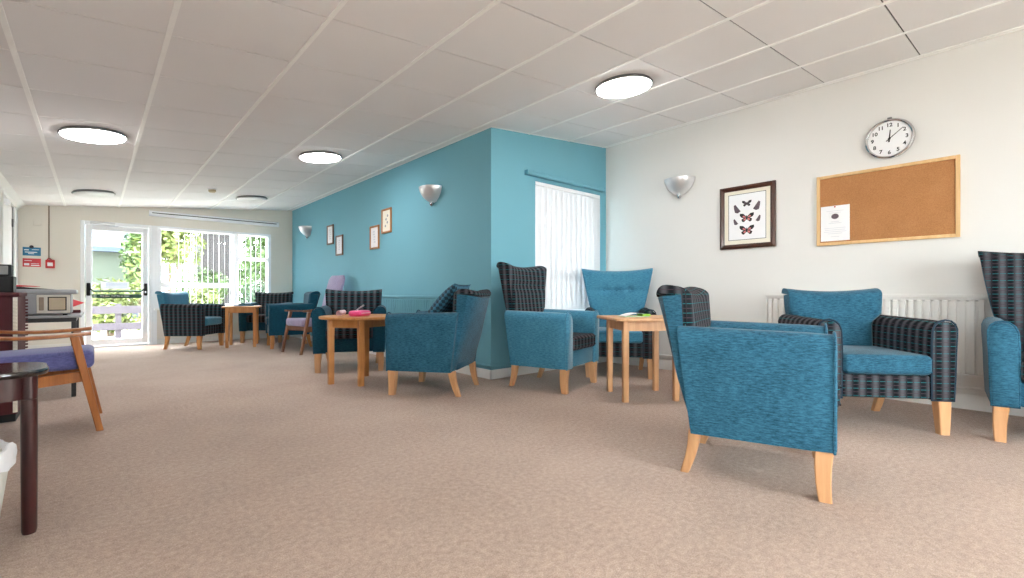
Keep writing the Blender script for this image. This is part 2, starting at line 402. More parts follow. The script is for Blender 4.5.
casing('blind_casing', 'teal painted casing fixed above the alcove window', 3.22, 4.45, 1.995, 2.035, .05, 'teal', (0, YR, 0), 0, False)

w2 = thing('window_2', 'alcove window behind closed white vertical blinds', 'window', (0, YR, 0), kind='structure')
bm = B(); frame_rect(bm, AX0, AX1, AZ0, AZ1, .05, .12, .05); box(bm, AX0+.05, AX1-.05, .05, .12, .98, 1.04, .004, 1); obj('window_frame', bm, 'upvc', w2)
for c, d in ((AZ0+.05, .98), (1.04, AZ1-.05)):
    bm = B(); box(bm, AX0+.05, AX1-.05, .08, .086, c, d); obj('pane', bm, 'glass', w2, smooth=0)
bm = B(); box(bm, AX0-.03, AX1+.03, -.05, .049, AZ0-.03, AZ0-.002, .006, 2); obj('window_sill', bm, 'white', w2)
v2 = thing('vertical_blind', 'nearly closed white vertical blind covering the alcove window', 'blind', (0, YR+.015, 0))
bm = B(); slats(bm, [AX0+.05+.0805*k for k in range(13)], 0, AZ0+.03, 1.92, .100, R(-14)); obj('slats', bm, 'slat', v2, smooth=0)
bm = B(); box(bm, AX0+.004, AX1-.004, -.018, .018, 1.915, 1.953, .004, 1); obj('headrail', bm, 'upvc', v2)

# unseen windows added out of view to brighten the room with daylight
def fill_window(name, label, loc, rz, w, z0, z1, n):
    t = thing(name, label, 'window', loc, rz, kind='structure')
    bm = B(); frame_rect(bm, 0, w, z0, z1, .03, .1, .05)
    for k in range(1, n): box(bm, w*k/n-.03, w*k/n+.03, .03, .1, z0+.05, z1-.05)
    obj('window_frame', bm, 'upvc', t)
    for k in range(n):
        bm = B(); box(bm, w*k/n+(.05 if k == 0 else .03), w*(k+1)/n-(.05 if k == n-1 else .03), .06, .066, z0+.05, z1-.05); obj('pane', bm, 'glass', t, smooth=0)
fill_window('fill_window_back', 'added unseen fill window in the wall behind the viewer', (BW1, YB, 0), PI, BW1-BW0, .45, 2.0, 2)
fill_window('fill_window_left', 'added unseen fill window in the left wall behind the viewer', (XL, LW0, 0), PI/2, LW1-LW0, .5, 1.95, 2)

d1 = thing('door_1', 'white glazed garden door with a green push bar', 'door', (0, YF, 0), kind='structure')
bm = B()
box(bm, DX0, DX0+.05, -.025, .07, 0, DZ, .004, 1); box(bm, DX1-.05, DX1, -.025, .07, 0, DZ, .004, 1); box(bm, DX0+.05, DX1-.05, -.025, .07, DZ-.05, DZ, .004, 1); box(bm, DX0+.05, DX1-.05, -.02, .07, 0, .025)
box(bm, DX1, WX0, -.02, .05, 0, DZ)
obj('door_frame', bm, 'upvc', d1)
bm = B(); LX0, LX1, LZ0, LZ1 = DX0+.055, DX1-.055, .03, DZ-.055
box(bm, LX0, LX0+.075, -.012, .045, LZ0, LZ1, .006, 2); box(bm, LX1-.075, LX1, -.012, .045, LZ0, LZ1, .006, 2)
box(bm, LX0+.075, LX1-.075, -.012, .045, LZ0, LZ0+.09, .006, 2); box(bm, LX0+.075, LX1-.075, -.012, .045, LZ1-.08, LZ1, .006, 2)
obj('door_leaf', bm, 'upvc', d1)
bm = B(); box(bm, LX0+.075, LX1-.075, .012, .018, LZ0+.09, LZ1-.08); obj('pane', bm, 'door_glass', d1, smooth=0)
pb = thing('push_bar', 'x', 'x', (0, 0, 0)); del pb['category'], pb['label']; pb.parent = d1
gx0, gx1 = LX0+.035, LX1-.035
for x in (gx0, gx1):
    bm = B(); box(bm, x-.022, x+.022, -.06, -.0125, .775, .965, .012, 3); obj('end_case', bm, 'black', pb)
    s = 1 if x == gx0 else -1
    bm = B(); tube(bm, [(x, -.06, .89), (x+s*.03, -.085, .87), (x+s*.055, -.09, .843)], .011, 8); obj('lever', bm, 'black', pb)
bm = B(); tube(bm, [(gx0+.05, -.09, .843), (gx1-.05, -.09, .843)], .014, 12); obj('bar', bm, 'bar_green', pb)
bm = B(); box(bm, gx1-.008, gx1+.008, -.063, -.059, .815, .845, .002, 1); obj('lock_cylinder', bm, 'steel', pb)
bm = B(); box(bm, -.045, .235, -.05, -.013, 1.835, 1.875, .006, 2); dcl = obj('door_closer', bm, 'steel', d1)
bm = B(); tube(bm, [(.035, -.05, 1.842), (.175, -.075, 1.815), (.275, -.05, 1.822)], .006, 6); obj('closer_arm', bm, 'steel', dcl)
sg = obj('door_sign', box(B(), LX0+.078, LX1-.08, -.004, .0115, .738, .797), 'sign_green', d1, smooth=0)
bm = B(); box(bm, LX0+.092, LX0+.122, -.0052, -.0042, .75, .79); obj('pictogram_ground', bm, 'paper', sg, smooth=0)
bm = B(); flat(bm, [(LX0+.103, .753), (LX0+.108, .753), (LX0+.111, .765), (LX0+.118, .757), (LX0+.12, .76), (LX0+.113, .772), (LX0+.118, .78), (LX0+.108, .783), (LX0+.098, .777), (LX0+.1, .774), (LX0+.106, .778), (LX0+.104, .766)], -.0055)
obj('running_figure', bm, 'sign_green', sg, smooth=0)
bm = B(); text(bm, 'Fire door  Push Bar to Open', .029, LX0+.335, .77, -.0052, .0006); obj('lettering', bm, 'paper', sg, smooth=0)
nt = tag(obj('paper_notice', box(B(), .07, .40, 0, .002, .875, .985), 'slat', loc=(0, YF+.006, 0), smooth=0), 'white paper notice taped to the garden door glass above the push bar', 'notice')
bm = B()
for z in (.965, .945, .925, .905): box(bm, .13, .38, -.001, -.0002, z-.003, z+.003)
obj('printed_lines', bm, 'blue_mark', nt, smooth=0)

d2 = thing('door_2', 'white door in the left wall beyond the cabinet', 'door', (XL, 0, 0), kind='structure')
bm = B(); box(bm, -.1, .02, LD0-.06, LD0, 0, 1.99, .004, 1); box(bm, -.1, .02, LD1, LD1+.07, 0, 1.99, .004, 1); box(bm, -.1, .02, LD0, LD1, 1.93, 1.985, .004, 1); obj('door_frame', bm, 'white', d2)
bm = B(); box(bm, -.05, -.012, LD0+.004, LD1-.004, .01, 1.925, .004, 1)
for a, b in ((.25, .85), (1.0, 1.75)): box(bm, -.012, -.006, LD0+.14, LD1-.14, a, b, .004, 1)
obj('door_leaf', bm, 'white', d2)
for z in (.3, 1.72):
    bm = B(); tube(bm, [(-.006, LD1-.01, z-.05), (-.006, LD1-.01, z+.05)], .009, 8); box(bm, -.012, -.009, LD1-.05, LD1-.004, z-.05, z+.05); obj('hinge', bm, 'grey_rim', d2)
bm = B(); box(bm, -.012, .035, 8.0, 8.22, 1.86, 1.91, .008, 2); obj('door_closer', bm, 'upvc', d2)

# ------------------------------------------------------------------ ceiling lights
def ceiling_light(x, y, on, label):
    t = thing('ceiling_light', label, 'ceiling light', (x, y, zc(x)), group='round ceiling lights'); t.rotation_euler = (0, -math.atan(SL), 0)
    bm = B(); lathe(bm, [(.0, 0), (.2, 0), (.2, -.012), (.213, -.014), (.215, -.02), (.212, -.026), (.204, -.027), (.2, -.022), (0, -.022)], 48); obj('rim', bm, 'grey_rim', t)
    bm = B(); lathe(bm, [(0, -.0225), (.2, -.0225), (.202, -.029), (.196, -.036), (.165, -.044), (.09, -.05), (0, -.052)], 48); obj('diffuser', bm, 'lamp_on' if on else 'opal', t)
for x, y, on, l in ((-.005, 5.09, True, 'lit round ceiling light nearest the left wall'), (1.795, 5.09, True, 'lit round ceiling light near the middle of the teal wall'),
                    (2.995, 2.10, True, 'large lit round ceiling light over the alcove'), (-.005, 8.03, False, 'unlit round ceiling light in front of the garden door'),
                    (1.795, 8.0, False, 'unlit round ceiling light in front of the garden window'),
                    (.9, -.9, True, 'added unseen round fill light on the ceiling behind the viewer')):  # last lamp is added out of view to brighten the near end
    ceiling_light(x, y, on, l)
sd = thing('smoke_detector', 'small buff smoke detector on the ceiling before the garden window', 'smoke detector', (1.186, 7.425, zc(1.186))); sd.rotation_euler = (0, -math.atan(SL), 0)
bm = B(); lathe(bm, [(0, 0), (.055, 0), (.055, -.012), (.0, -.012)], 24); obj('base', bm, 'opal', sd)
bm = B(); lathe(bm, [(.0, -.0122), (.045, -.0122), (.045, -.035), (.03, -.048), (0, -.048)], 24); obj('sensor_head', bm, 'buff', sd)

# ------------------------------------------------------------------ wall things   (local: x right, z up, front -y)
RW = -PI/2
def sconce(label, X, Y, dz=0):
    t = thing('wall_lamp', label, 'wall lamp', (X, Y, dz), RW, group='silver wall uplighters')
    bm = B(); n = 24; rings = []
    for k in range(13):
        q = k/12; z = 1.995-.165*q; s = max(0, 1-q**1.7)**.62
        a, d = .148*s+.012, .150*s+.012
        rings.append([(a*math.cos(PI*j/n), -.004-d*math.sin(PI*j/n), z) for j in range(n+1)])
    inner = [[(p[0]*.955, -.004+(p[1]+.004)*.955, p[2]+.004) for p in r] for r in rings]
    for rs in (rings, inner): loft(bm, rs, closed=False)
    vs = [bm.verts.new(p) for p in rings[0]]; vi = [bm.verts.new(p) for p in inner[0]]
    for i in range(n): bm.faces.new((vs[i], vs[i+1], vi[i+1], vi[i]))
    bmesh.ops.remove_doubles(bm, verts=bm.verts[:], dist=1e-5)
    obj('shade', bm, 'steel', t)
    bm = B(); box(bm, -.06, .06, -.02, -.0005, 1.84, 1.97, .005, 2); obj('wall_plate', bm, 'steel', t)
    bm = B(); lathe(bm, [(0, 1.846), (.024, 1.842), (.02, 1.826), (.024, 1.814), (.013, 1.796), (0, 1.79)], 16, (0, -.03, 0)); obj('finial', bm, 'chrome', t)
sconce('silver half-bowl wall lamp on the cream wall left of the butterfly picture', XR, 2.48, -.01)
sconce('silver half-bowl wall lamp on the teal wall near its corner', XT, 4.42, -.035)
sconce('silver half-bowl wall lamp at the far end of the teal wall', XT, 8.44, -.035)

def picture(label, X, y0, y1, z0, z1, fm, fw, depth=.025, art='ivory'):
    w, h = y1-y0, z1-z0
    t = thing('framed_picture', label, 'picture', (X, (y0+y1)/2, (z0+z1)/2), RW)
    bm = B()
    for (ax, az, bx, bz) in ((-1, -1, 1, -1), (1, -1, 1, 1), (1, 1, -1, 1), (-1, 1, -1, -1)):
        o0, o1 = Vector((ax*w/2, 0, az*h/2)), Vector((bx*w/2, 0, bz*h/2)); i0, i1 = Vector((ax*(w/2-fw), 0, az*(h/2-fw))), Vector((bx*(w/2-fw), 0, bz*(h/2-fw)))
        rings = []
        for o, i in ((o0, i0), (o1, i1)):
            m = o.lerp(i, .45)
            rings.append([(o.x, -.001, o.z), (o.x, -depth*.8, o.z), (m.x, -depth, m.z), (i.x, -depth*.6, i.z), (i.x, -.001, i.z)])
        loft(bm, rings)
    obj('frame', bm, fm, t, smooth=30)
    bm = B(); box(bm, -w/2+fw-.002, w/2-fw+.002, -depth*.45, -.001, -h/2+fw-.002, h/2-fw+.002); obj('mount', bm, art, t, smooth=0)
    return t, w, h, depth
pics = [('small gilt framed picture on the teal wall, upper of the near pair', 5.395, 5.655, 1.576, 1.886, 'gilt', 'ivory'),
        ('small brown framed picture on the teal wall, lower of the near pair', 5.735, 6.0, 1.395, 1.705, 'gilt', 'paper'),
        ('small brown framed picture on the teal wall, lower of the far pair', 6.93, 7.195, 1.385, 1.69, 'brown_frame', 'paper'),
        ('small brown framed picture on the teal wall, upper of the far pair', 7.30, 7.56, 1.578, 1.884, 'brown_frame', 'paper')]
for l, a, b, c, d, fm, art in pics:
    t, w, h, dp = picture(l, XT, a, b, c, d, fm, .024, .022, art)
    bm = B()
    pm = 'pale_mark'
    if fm == 'gilt' and art == 'ivory':
        pm = 'grey_mark'
        for k in range(4):
            x = (-.03, .022, -.012, .03)[k]; z = -.075+.042*k; flat(bm, [(x-.018, z), (x+.012, z-.006), (x+.022, z+.014), (x+.004, z+.03), (x-.014, z+.02)], -.0103, .0003)
    else:
        for k in range(5):
            z = -.07+.034*k; x = random.uniform(-.02, .02); flat(bm, [(x-.03, z), (x+.03, z), (x+.024, z+.018), (x-.02, z+.02)], -.0102, .0003)
    obj('print', bm, pm, t, smooth=0)
# butterfly print
t, w, h, dp = picture('dark wood framed print of butterflies between the wall lamp and cork board', XR, 1.566, 2.06, 1.225, 1.812, 'picture_wood', .042, .03)
bm = B(); box(bm, -.165, .165, -.0145, -.0138, -.21, .215); obj('print_sheet', bm, 'paper', t, smooth=0)
bm = B(); frame_rect(bm, -.168, .168, -.213, .218, -.0152, -.0146, .004, 0); obj('ruled_border', bm, 'ink', t, smooth=0)
def butterfly(bd, bp, cx, cz, s):
    for sx in (-1, 1):
        up = [(.06, .1), (.5, .55), (1., .62), (1.02, .3), (.8, .02), (.45, -.12), (.06, -.05)]
        lo = [(.06, -.03), (.5, -.14), (.78, -.3), (.66, -.62), (.42, -.72), (.2, -.5), (.06, -.35)]
        for P in (up, lo):
            q = [(cx+sx*a*s, cz+b*s) for a, b in P]; flat(bd, q if sx > 0 else q[::-1], -.0149, .0004)
        for P in ([(.12, .02), (.45, .28), (.62, .16), (.5, .0), (.2, -.06)], [(.12, -.14), (.42, -.22), (.5, -.42), (.3, -.5), (.14, -.36)]):
            q = [(cx+sx*a*s, cz+b*s) for a, b in P]; flat(bp, q if sx > 0 else q[::-1], -.0154, .0003)
    flat(bd, [(cx-.05*s, cz-.4*s), (cx+.05*s, cz-.4*s), (cx+.06*s, cz+.2*s), (cx, cz+.3*s), (cx-.06*s, cz+.2*s)], -.0156, .0005)
for k, (x, z, s, m2) in enumerate(((0, .125, .042, 'dusk_print'), (0, -.005, .062, 'pink_print'), (0, -.12, .064, 'pink_print'))):
    bd, bp = B(), B(); butterfly(bd, bp, x, z, s); o = obj('butterfly', bd, 'ink', t, smooth=0); obj('wing_patches', bp, m2, o, smooth=0)
for x, z, sx, s in ((-.088, .075, -1, .055), (.088, .085, 1, .055), (-.1, -.045, -1, .038), (.1, -.03, 1, .038)):
    bm = B(); P = [(-.4, -.35), (.0, .2), (.5, .9), (.75, .7), (.7, .1), (.55, -.5), (.1, -.65)]
    q = [(x+sx*(a-.2)*s, z+b*s) for a, b in P]; flat(bm, q if sx > 0 else q[::-1], -.0149, .0004); obj('folded_butterfly', bm, 'dusk_print', t, smooth=0)
# cork board
cb = thing('notice_board', 'wide cork notice board in a pale wood frame under the clock', 'notice board', (XR, .811, 1.488), RW)
bw, bh = .437, .288
bm = B(); frame_rect(bm, -bw, bw, -bh, bh, -.022, -.001, .024, .003); obj('frame', bm, 'pale_wood', cb)
bm = B(); box(bm, -bw+.022, bw-.022, -.012, -.001, -bh+.022, bh-.022); obj('cork_panel', bm, 'cork', cb, smooth=0)
pp = thing('paper_sheet', 'white printed sheet pinned to the left of the cork board', 'paper', (XR-.0125, 1.118, 1.38), RW)
bm = B(); box(bm, -.1, .1, -.0015, 0, -.145, .142); obj('sheet', bm, 'paper', pp, smooth=0)
bm = B(); lathe(bm, [(0, -.0), (.026, 0), (.026, .0008), (0, .0008)], 20)
for v in bm.verts: v.co = Vector((v.co.x, -.0017-v.co.z, v.co.y*.85+.055))
obj('emblem', bm, 'dusk_print', pp, smooth=0)
bm = B()
for z, a in ((.1, .06), (.085, .04), (.012, .03), (.0, .045), (-.04, .075), (-.055, .07), (-.07, .078), (-.085, .05), (-.11, .03)): 
    bm = B(); box(bm, -a, a, -.0022, -.0016, z-.002, z+.002); obj('faint_line', bm, 'pale_mark', pp, smooth=0)
bm = B(); lathe(bm, [(0, 0), (.005, 0), (.006, .006), (.003, .009), (0, .01)], 12)
for v in bm.verts: v.co = Vector((v.co.x, -.0016-v.co.z, v.co.y+.132))
obj('drawing_pin', bm, 'red', pp)
# clock
ck = thing('wall_clock', 'round chrome rimmed white clock above the cork board', 'clock', (XR, .765, 1.979), RW)
def ylathe(bm, prof, n=48):
    k = len(bm.verts); lathe(bm, prof, n); bm.verts.ensure_lookup_table()
    for v in bm.verts[k:]: v.co = Vector((v.co.x, -v.co.z, v.co.y))
    return bm
RC = .152
obj('rim', ylathe(B(), [(.0, .001), (RC-.012, .001), (RC-.002, .006), (RC, .02), (RC-.004, .034), (RC-.012, .038), (RC-.019, .034), (RC-.02, .022), (0, .022)]), 'chrome', ck)
obj('face', ylathe(B(), [(0, .0225), (RC-.0205, .0225), (RC-.0205, .0245), (0, .0245)]), 'paper', ck)
for k in range(1, 13):
    a = PI/2-k*PI/6; bm = B(); text(bm, str(k), .038, math.cos(a)*.104, math.sin(a)*.104, -.0252, .0012); obj('numeral', bm, 'ink', ck, smooth=0)
def hand(ang, L, wd, y):
    bm = B(); c, s = math.sin(R(ang)), math.cos(R(ang)); px, pz = s*wd/2, -c*wd/2
    flat(bm, [(-c*.025-px, -s*.025-pz), (-c*.025+px, -s*.025+pz), (c*L+px*.6, s*L+pz*.6), (c*L-px*.6, s*L-pz*.6)], y, .0012); return bm
obj('hour_hand', hand(5, .068, .01, -.026), 'ink', ck, smooth=0); obj('minute_hand', hand(50, .108, .0065, -.0275), 'ink', ck, smooth=0)
obj('hub', ylathe(B(), [(0, .025), (.008, .025), (.008, .03), (0, .031)], 16), 'ink', ck)
bm = B(); box(bm, -.014, .014, -.022, -.004, RC-.001, RC+.014, .003, 1); obj('hanger', bm, 'grey_rim', ck)

# radiators
def radiator(label, loc, L, z0, z1, mat, pitch=.045):
    t = thing('radiator', label, 'radiator', loc, RW)
    bm = B(); n = int(L/pitch); pts = []
    for k in range(n):
        x = k*L/n; p = L/n
        pts += [(x+.0*p, -.055), (x+.30*p, -.055), (x+.36*p, -.076), (x+.94*p, -.076)]
    pts += [(L, -.055)]
    zz = [z0, z0+.012, z0+.02, z1-.05, z1-.042, z1-.03]
    rings = []
    for i, z in enumerate(zz):
        f = 1 if 2 <= i <= 3 else 0
        rings.append([(x, y if f else -.069, z) for x, y in pts]+[(L, -.045, z), (0, -.045, z)])
    loft(bm, rings); obj('panel', bm, mat, t, smooth=35)
    bm = B(); box(bm, -.004, L+.004, -.08, -.028, z1-.03, z1, .006, 2); obj('top_grille', bm, mat, t)
    for x in (-.004, L-.004):
        bm = B(); box(bm, x, x+.008, -.08, -.028, z0+.01, z1-.031, .002, 1); obj('side_panel', bm, mat, t)
    for x in (.2, L-.2):
        bm = B(); box(bm, x-.02, x+.02, -.044, -.001, z0+.05, z1-.05); obj('bracket', bm, mat, t, smooth=0)
    bm = B(); tube(bm, [(-.005, -.055, z0+.04), (-.04, -.055, z0+.04), (-.045, -.055, z0+.02), (-.045, -.055, .005)], .008, 8); obj('pipe', bm, mat, t)
    bm = B(); lathe(bm, [(0, 0), (.018, 0), (.018, .05), (.012, .058), (0, .058)], 12, (-.045, -.055, z0+.05)); obj('valve', bm, 'white', t)
radiator('long white ribbed radiator under the cork board', (XR, 1.62, 0), 2.1, .235, .80, 'cream')
radiator('teal painted ribbed radiator on the teal wall behind the chairs', (XT, 5.56, 0), 1.42, .16, .785, 'teal')

# far wall small things
def wallsign(name, label, x0, x1, z0, z1, mat, deco):
    t = tag(obj(name, box(B(), x0, x1, -.004, -.0005, z0, z1), mat, loc=(0, YF, 0), smooth=0), label, 'sign'); bm = B()
    for a, b, c, d in deco: box(bm, x0+a*(x1-x0), x0+b*(x1-x0), -.005, -.0042, z0+c*(z1-z0), z0+d*(z1-z0))
    obj('white_markings', bm, 'paper', t, smooth=0); return t
bs = wallsign('wall_sign', 'blue notice sign on the end wall above a red one', -.742, -.563, 1.335, 1.452, 'sign_blue', [(.08, .34, .62, .74), (.12, .8, .36, .46), (.3, .62, .2, .28), (.5, .9, .7, .76)])
bm = B(); ylathe(bm, [(0, .004), (.022, .004), (.022, .0065), (0, .0065)], 20)
for v in bm.verts: v.co += Vector((-.655, 0, 1.458))
obj('roundel', bm, 'mauve', bs, smooth=0)
wallsign('wall_sign', 'red notice sign on the end wall below a blue one', -.742, -.563, 1.18, 1.296, 'sign_red', [(.08, .36, .16, .42), (.45, .92, .12, .24), (.45, .9, .36, .42), (.1, .5, .7, .76)])
fc = thing('fire_call_point', 'red fire alarm call point beside the red sign', 'alarm', (-.468, YF, 1.225))
bm = B(); box(bm, -.048, .048, -.05, .001, -.06, .06, .008, 2); obj('body', bm, 'red', fc)
bm = B(); box(bm, -.028, .028, -.0525, -.0505, -.03, .02, .001, 1); obj('break_glass', bm, 'paper', fc)
bm = B(); tube(bm, [(-.03, -.02, .062), (-.02, -.03, .075), (.0, -.03, .078), (.01, -.02, .062)], .006, 6); obj('flap_cover', bm, 'red', fc)
bm = B(); box(bm, -.482-.008, -.482+.008, -.012, -.0005, 1.3, zc(-.48)-.005, .002, 1); tag(obj('cable_trunking', bm, 'taupe', loc=(0, YF, 0)), 'thin vertical cable trunking above the red call point', 'trunking')
bp_ = tag(obj('blank_plate', box(B(), -.64, -.55, -.01, .001, 1.76, 1.85, .003, 1), 'cream_far', loc=(0, YF, 0)), 'cream blanking plate high on the end wall', 'wall plate')

# ------------------------------------------------------------------ armchairs
def armchair(label, x, y, deg, scheme, high=False, buttons=False, top_w=.37, sc=1., sx=1., bw=.29):
    arm_m, shell_m, pad_m, seat_m, rail_m, leg_m = scheme
    t = thing('armchair', label, 'armchair', (x, y, 0), R(deg), group='upholstered lounge armchairs'); t.scale = (sc*sx, sc, max(sc, 1))
    zt = 1.055 if high else .825
    lean = .23 if high else .30
    wing = .075 if high else .045
    def yo(z): return .235+lean*(z-.2)
    def hw(z):
        if high: return .30-.02*min(1, (z-.2)/.45) if z < .65 else (.28)+(top_w-.28)*((z-.65)/(zt-.65))**.9
        return bw if z < .6 else bw+.012*(z-.6)/(zt-.6)
    def th(z): return .022+.085*min(1, (z-.2)/(zt-.2))
    # arms
    prof = [(.325, .195), (.330, .32), (.333, .46), (.338, .565), (.338, .602), (.329, .630), (.310, .648), (.284, .653), (.256, .645), (.235, .626), (.224, .595), (.220, .52), (.220, .36), (.220, .195)]
    for s in (1, -1):
        bm = B(); rings = []
        for k in range(7):
            q = k/6; inset = .006 if k == 0 else 0
            ring = []
            for px, pz in prof:
                yr = .225+.13*(pz-.2); yy = -.308+(yr+.308)*q
                cx, cz = .28, .42
                ring.append((s*(px+(cx-px)*inset*6), yy, pz+(cz-pz)*inset*2+(0.012*(q-.5) if pz > .6 else 0)))
            rings.append(ring)
        rings.insert(0, [(p[0]+(s*.28-p[0])*.10, p[1]-.006, p[2]+(.42-p[2])*.03) for p in rings[0]])
        loft(bm, rings); a = obj('armrest', bm, arm_m, t, top='y', smooth=50)
        bm = B(); tube(bm, [(s*px, -.306, pz) for px, pz in prof], .0055, 6, True); obj('piping', bm, 'piping' if arm_m == 'stripe' else arm_m, a)
    # seat
    bm = B(); box(bm, -.2195, .2195, -.30, .25, .20, .335, .012, 2); obj('seat_rail', bm, rail_m, t)
    bm = B(); n = 10; rings = []
    def cush(u, v, topf):
        xx = -.217+.434*u; yy = -.335+.56*v; e = (1-abs(2*u-1)**6)*(1-abs(2*v-1)**6)
        return xx, yy, e
    box(bm, -.217, .217, -.333, .21, .337, .452, .03, 4)
    for v in bm.verts:
        if v.co.z > .42: v.co.z += .018*(1-(v.co.x/.22)**2)*(1-((v.co.y+.06)/.28)**2)
    cu = obj('seat_cushion', bm, seat_m, t)
    bm = B(); tube(bm, [(-.205, -.332, .43), (.205, -.332, .43)], .004, 6); tube(bm, [(-.205, -.332, .36), (.205, -.332, .36)], .004, 6); obj('piping', bm, seat_m, cu)
    # back shell and pad
    nx, nz = (40, 40) if buttons else (20, 20)
    def grid(front, back):
        bm = B(); F = [[bm.verts.new(front(-1+2*i/nx, j/nz)) for i in range(nx+1)] for j in range(nz+1)]; K = [[bm.verts.new(back(-1+2*i/nx, j/nz)) for i in range(nx+1)] for j in range(nz+1)]
        for j in range(nz):
            for i in range(nx):
                bm.faces.new((F[j][i], F[j][i+1], F[j+1][i+1], F[j+1][i])); bm.faces.new((K[j][i], K[j+1][i], K[j+1][i+1], K[j][i+1]))
        for i in range(nx):
            bm.faces.new((F[0][i], K[0][i], K[0][i+1], F[0][i+1])); bm.faces.new((F[nz][i], F[nz][i+1], K[nz][i+1], K[nz][i]))
        for j in range(nz):
            bm.faces.new((F[j][0], F[j+1][0], K[j+1][0], K[j][0])); bm.faces.new((F[j][nx], K[j][nx], K[j+1][nx], F[j+1][nx]))
        return bm
    def zz(s, t_, zb, dz=0): return zb+(zt-dz-zb)*t_+(.030 if high else .022)*(s*s-.25)*t_**3
    def ctr(s, t_, zb, hwf, dz=0):
        z = zz(s, t_, zb, dz); return s*hwf(z), yo(z)-wing*abs(s)**3*max(0, (z-.45)/(zt-.45)), z
    def sh_b(s, t_):
        x_, y_, z_ = ctr(s, t_, .205, hw, .045); e = max(abs(s), 0)**8
        return (x_*(1-.02*t_**10), y_-.018*e, z_-.006*t_**20)
    def sh_f(s, t_):
        x_, y_, z_ = ctr(s, t_, .205, hw, .045); return (x_, y_-th(z_), z_)
    obj('backrest_shell', grid(sh_f, sh_b), shell_m, t)
    def hp(z):
        h1 = hw(z)-.002; q = min(1, max(0, (z-.60)/.07)); q = q*q*(3-2*q); return .215+(h1-.215)*q
    def edge(q, p=4): return (1-min(1, abs(q))**p)**.5
    crease = .62
    CAP = .045
    def roll(s, z_): h_ = max(0, 1-(zz(s, 1, .36)-z_)/CAP); return 1-math.sqrt(max(0, 1-h_*h_))
    def pd_f(s, t_):
        x_, y_, z_ = ctr(s, t_, .36, hp); b = .016+.05*edge(s, 5)*edge(min(0, 2*t_-1), 6)
        if high and not buttons: b -= .016*math.exp(-((z_-(.865))/.022)**2)*edge(s, 8)
        if buttons:
            for bx in (-.13, 0, .13): b -= .03*math.exp(-((x_-bx)**2+(z_-.84)**2)/.0012)
            b -= .01*math.exp(-((z_-.84)/.015)**2)*edge(s, 8)
        return (x_, y_-th(z_)-b+.075*roll(s, z_), z_)
    def pd_b(s, t_):
        x_, y_, z_ = ctr(s, t_, .36, hp); q = min(1, max(0, (z_-(zz(s, 1, .36)-CAP+.0005))/.002))
        return (x_, y_-th(z_)+.002+q*(th(z_)+.002)-.045*roll(s, z_), z_)
    tt = sorted([j/nz for j in range(nz+1)]+[1-d_/(zt-.36) for d_ in (.047, .0445, .041, .034, .026, .017, .010, .005, .002)])
    def gridt(front, back):
        bm = B(); F = [[bm.verts.new(front(-1+2*i/nx, q)) for i in range(nx+1)] for q in tt]; K = [[bm.verts.new(back(-1+2*i/nx, q)) for i in range(nx+1)] for q in tt]; m = len(tt)-1
        for j in range(m):
            for i in range(nx):
                bm.faces.new((F[j][i], F[j][i+1], F[j+1][i+1], F[j+1][i])); bm.faces.new((K[j][i], K[j+1][i], K[j+1][i+1], K[j][i+1]))
            bm.faces.new((F[j][0], F[j+1][0], K[j+1][0], K[j][0])); bm.faces.new((F[j][nx], K[j][nx], K[j+1][nx], F[j+1][nx]))
        for i in range(nx):
            bm.faces.new((F[0][i], K[0][i], K[0][i+1], F[0][i+1])); bm.faces.new((F[m][i], F[m][i+1], K[m][i+1], K[m][i]))
        return bm
    pad = obj('backrest', gridt(pd_f, pd_b), pad_m, t)
    if buttons:
        for bx in (-.13, 0, .13):
            bm = B(); z_ = .84; yy = yo(z_)-th(z_)-.016-.05+.036; ylathe(bm, [(0, -.004), (.013, -.002), (.014, .004), (.008, .009), (0, .011)], 16)
            for v in bm.verts: v.co += Vector((bx, yy, z_))
            obj('button', bm, pad_m, pad)
    # legs
    for s in (1, -1):
        bm = B(); legloft(bm, s*.285, -.272, .199, .064, s*.290, -.276, 0, .046, (s*.004, .006)); obj('leg', bm, leg_m, t)
        bm = B(); legloft(bm, s*.262, .215, .199, .052, s*.243, .264, 0, .037, (0, -.008)); obj('leg', bm, leg_m, t)
    return t
SA = ('blue', 'blue', 'stripe', 'stripe', 'blue', 'beech')
SB = ('stripe', 'blue', 'blue', 'blue', 'stripe', 'beech')
SD = ('teal_dark', 'teal_dark', 'teal_dark', 'teal_dark', 'teal_dark', 'oak')
SDA = ('teal_dark', 'teal_dark', 'stripe', 'stripe', 'teal_dark', 'beech')
SDB = ('stripe', 'blue_lit', 'blue_lit', 'blue_lit', 'stripe', 'oak')
armchair('nearest blue armchair with low striped back, seen from its side', 2.301, .896, 17.5, SA, sc=.975)
armchair('armchair with blue back and seat and dark striped arms before the radiator', 3.635, .785, -50.4, SB, sx=1.06, bw=.27)
armchair('high-backed armchair with striped back and blue arms cut off at the right edge', 3.985, -.112, -84, SA, True, False, .35)
armchair('high-backed armchair with striped back and blue arms at the teal corner', 3.028, 2.88, 15.6, ('blue_lit', 'stripe', 'stripe', 'stripe', 'blue_lit', 'beech'), True, False, .345)
armchair('high blue buttoned armchair with striped arms in the alcove corner', 3.955, 2.84, -52, ('stripe', 'blue_lit', 'blue_lit', 'blue_lit', 'stripe', 'beech'), True, True)
armchair('blue armchair turned away with a loose cushion, beside the round table', 2.166, 3.372, -144.3, SA)
armchair('dark teal armchair with striped back facing the viewer behind the round table', 2.099, 4.985, -27.3, SDA, sc=1.02, sx=1.04, bw=.28)
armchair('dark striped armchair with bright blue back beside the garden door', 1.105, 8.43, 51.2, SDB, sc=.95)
armchair('striped-back armchair in the far corner under the garden window', 2.20, 8.72, -34, SDA)
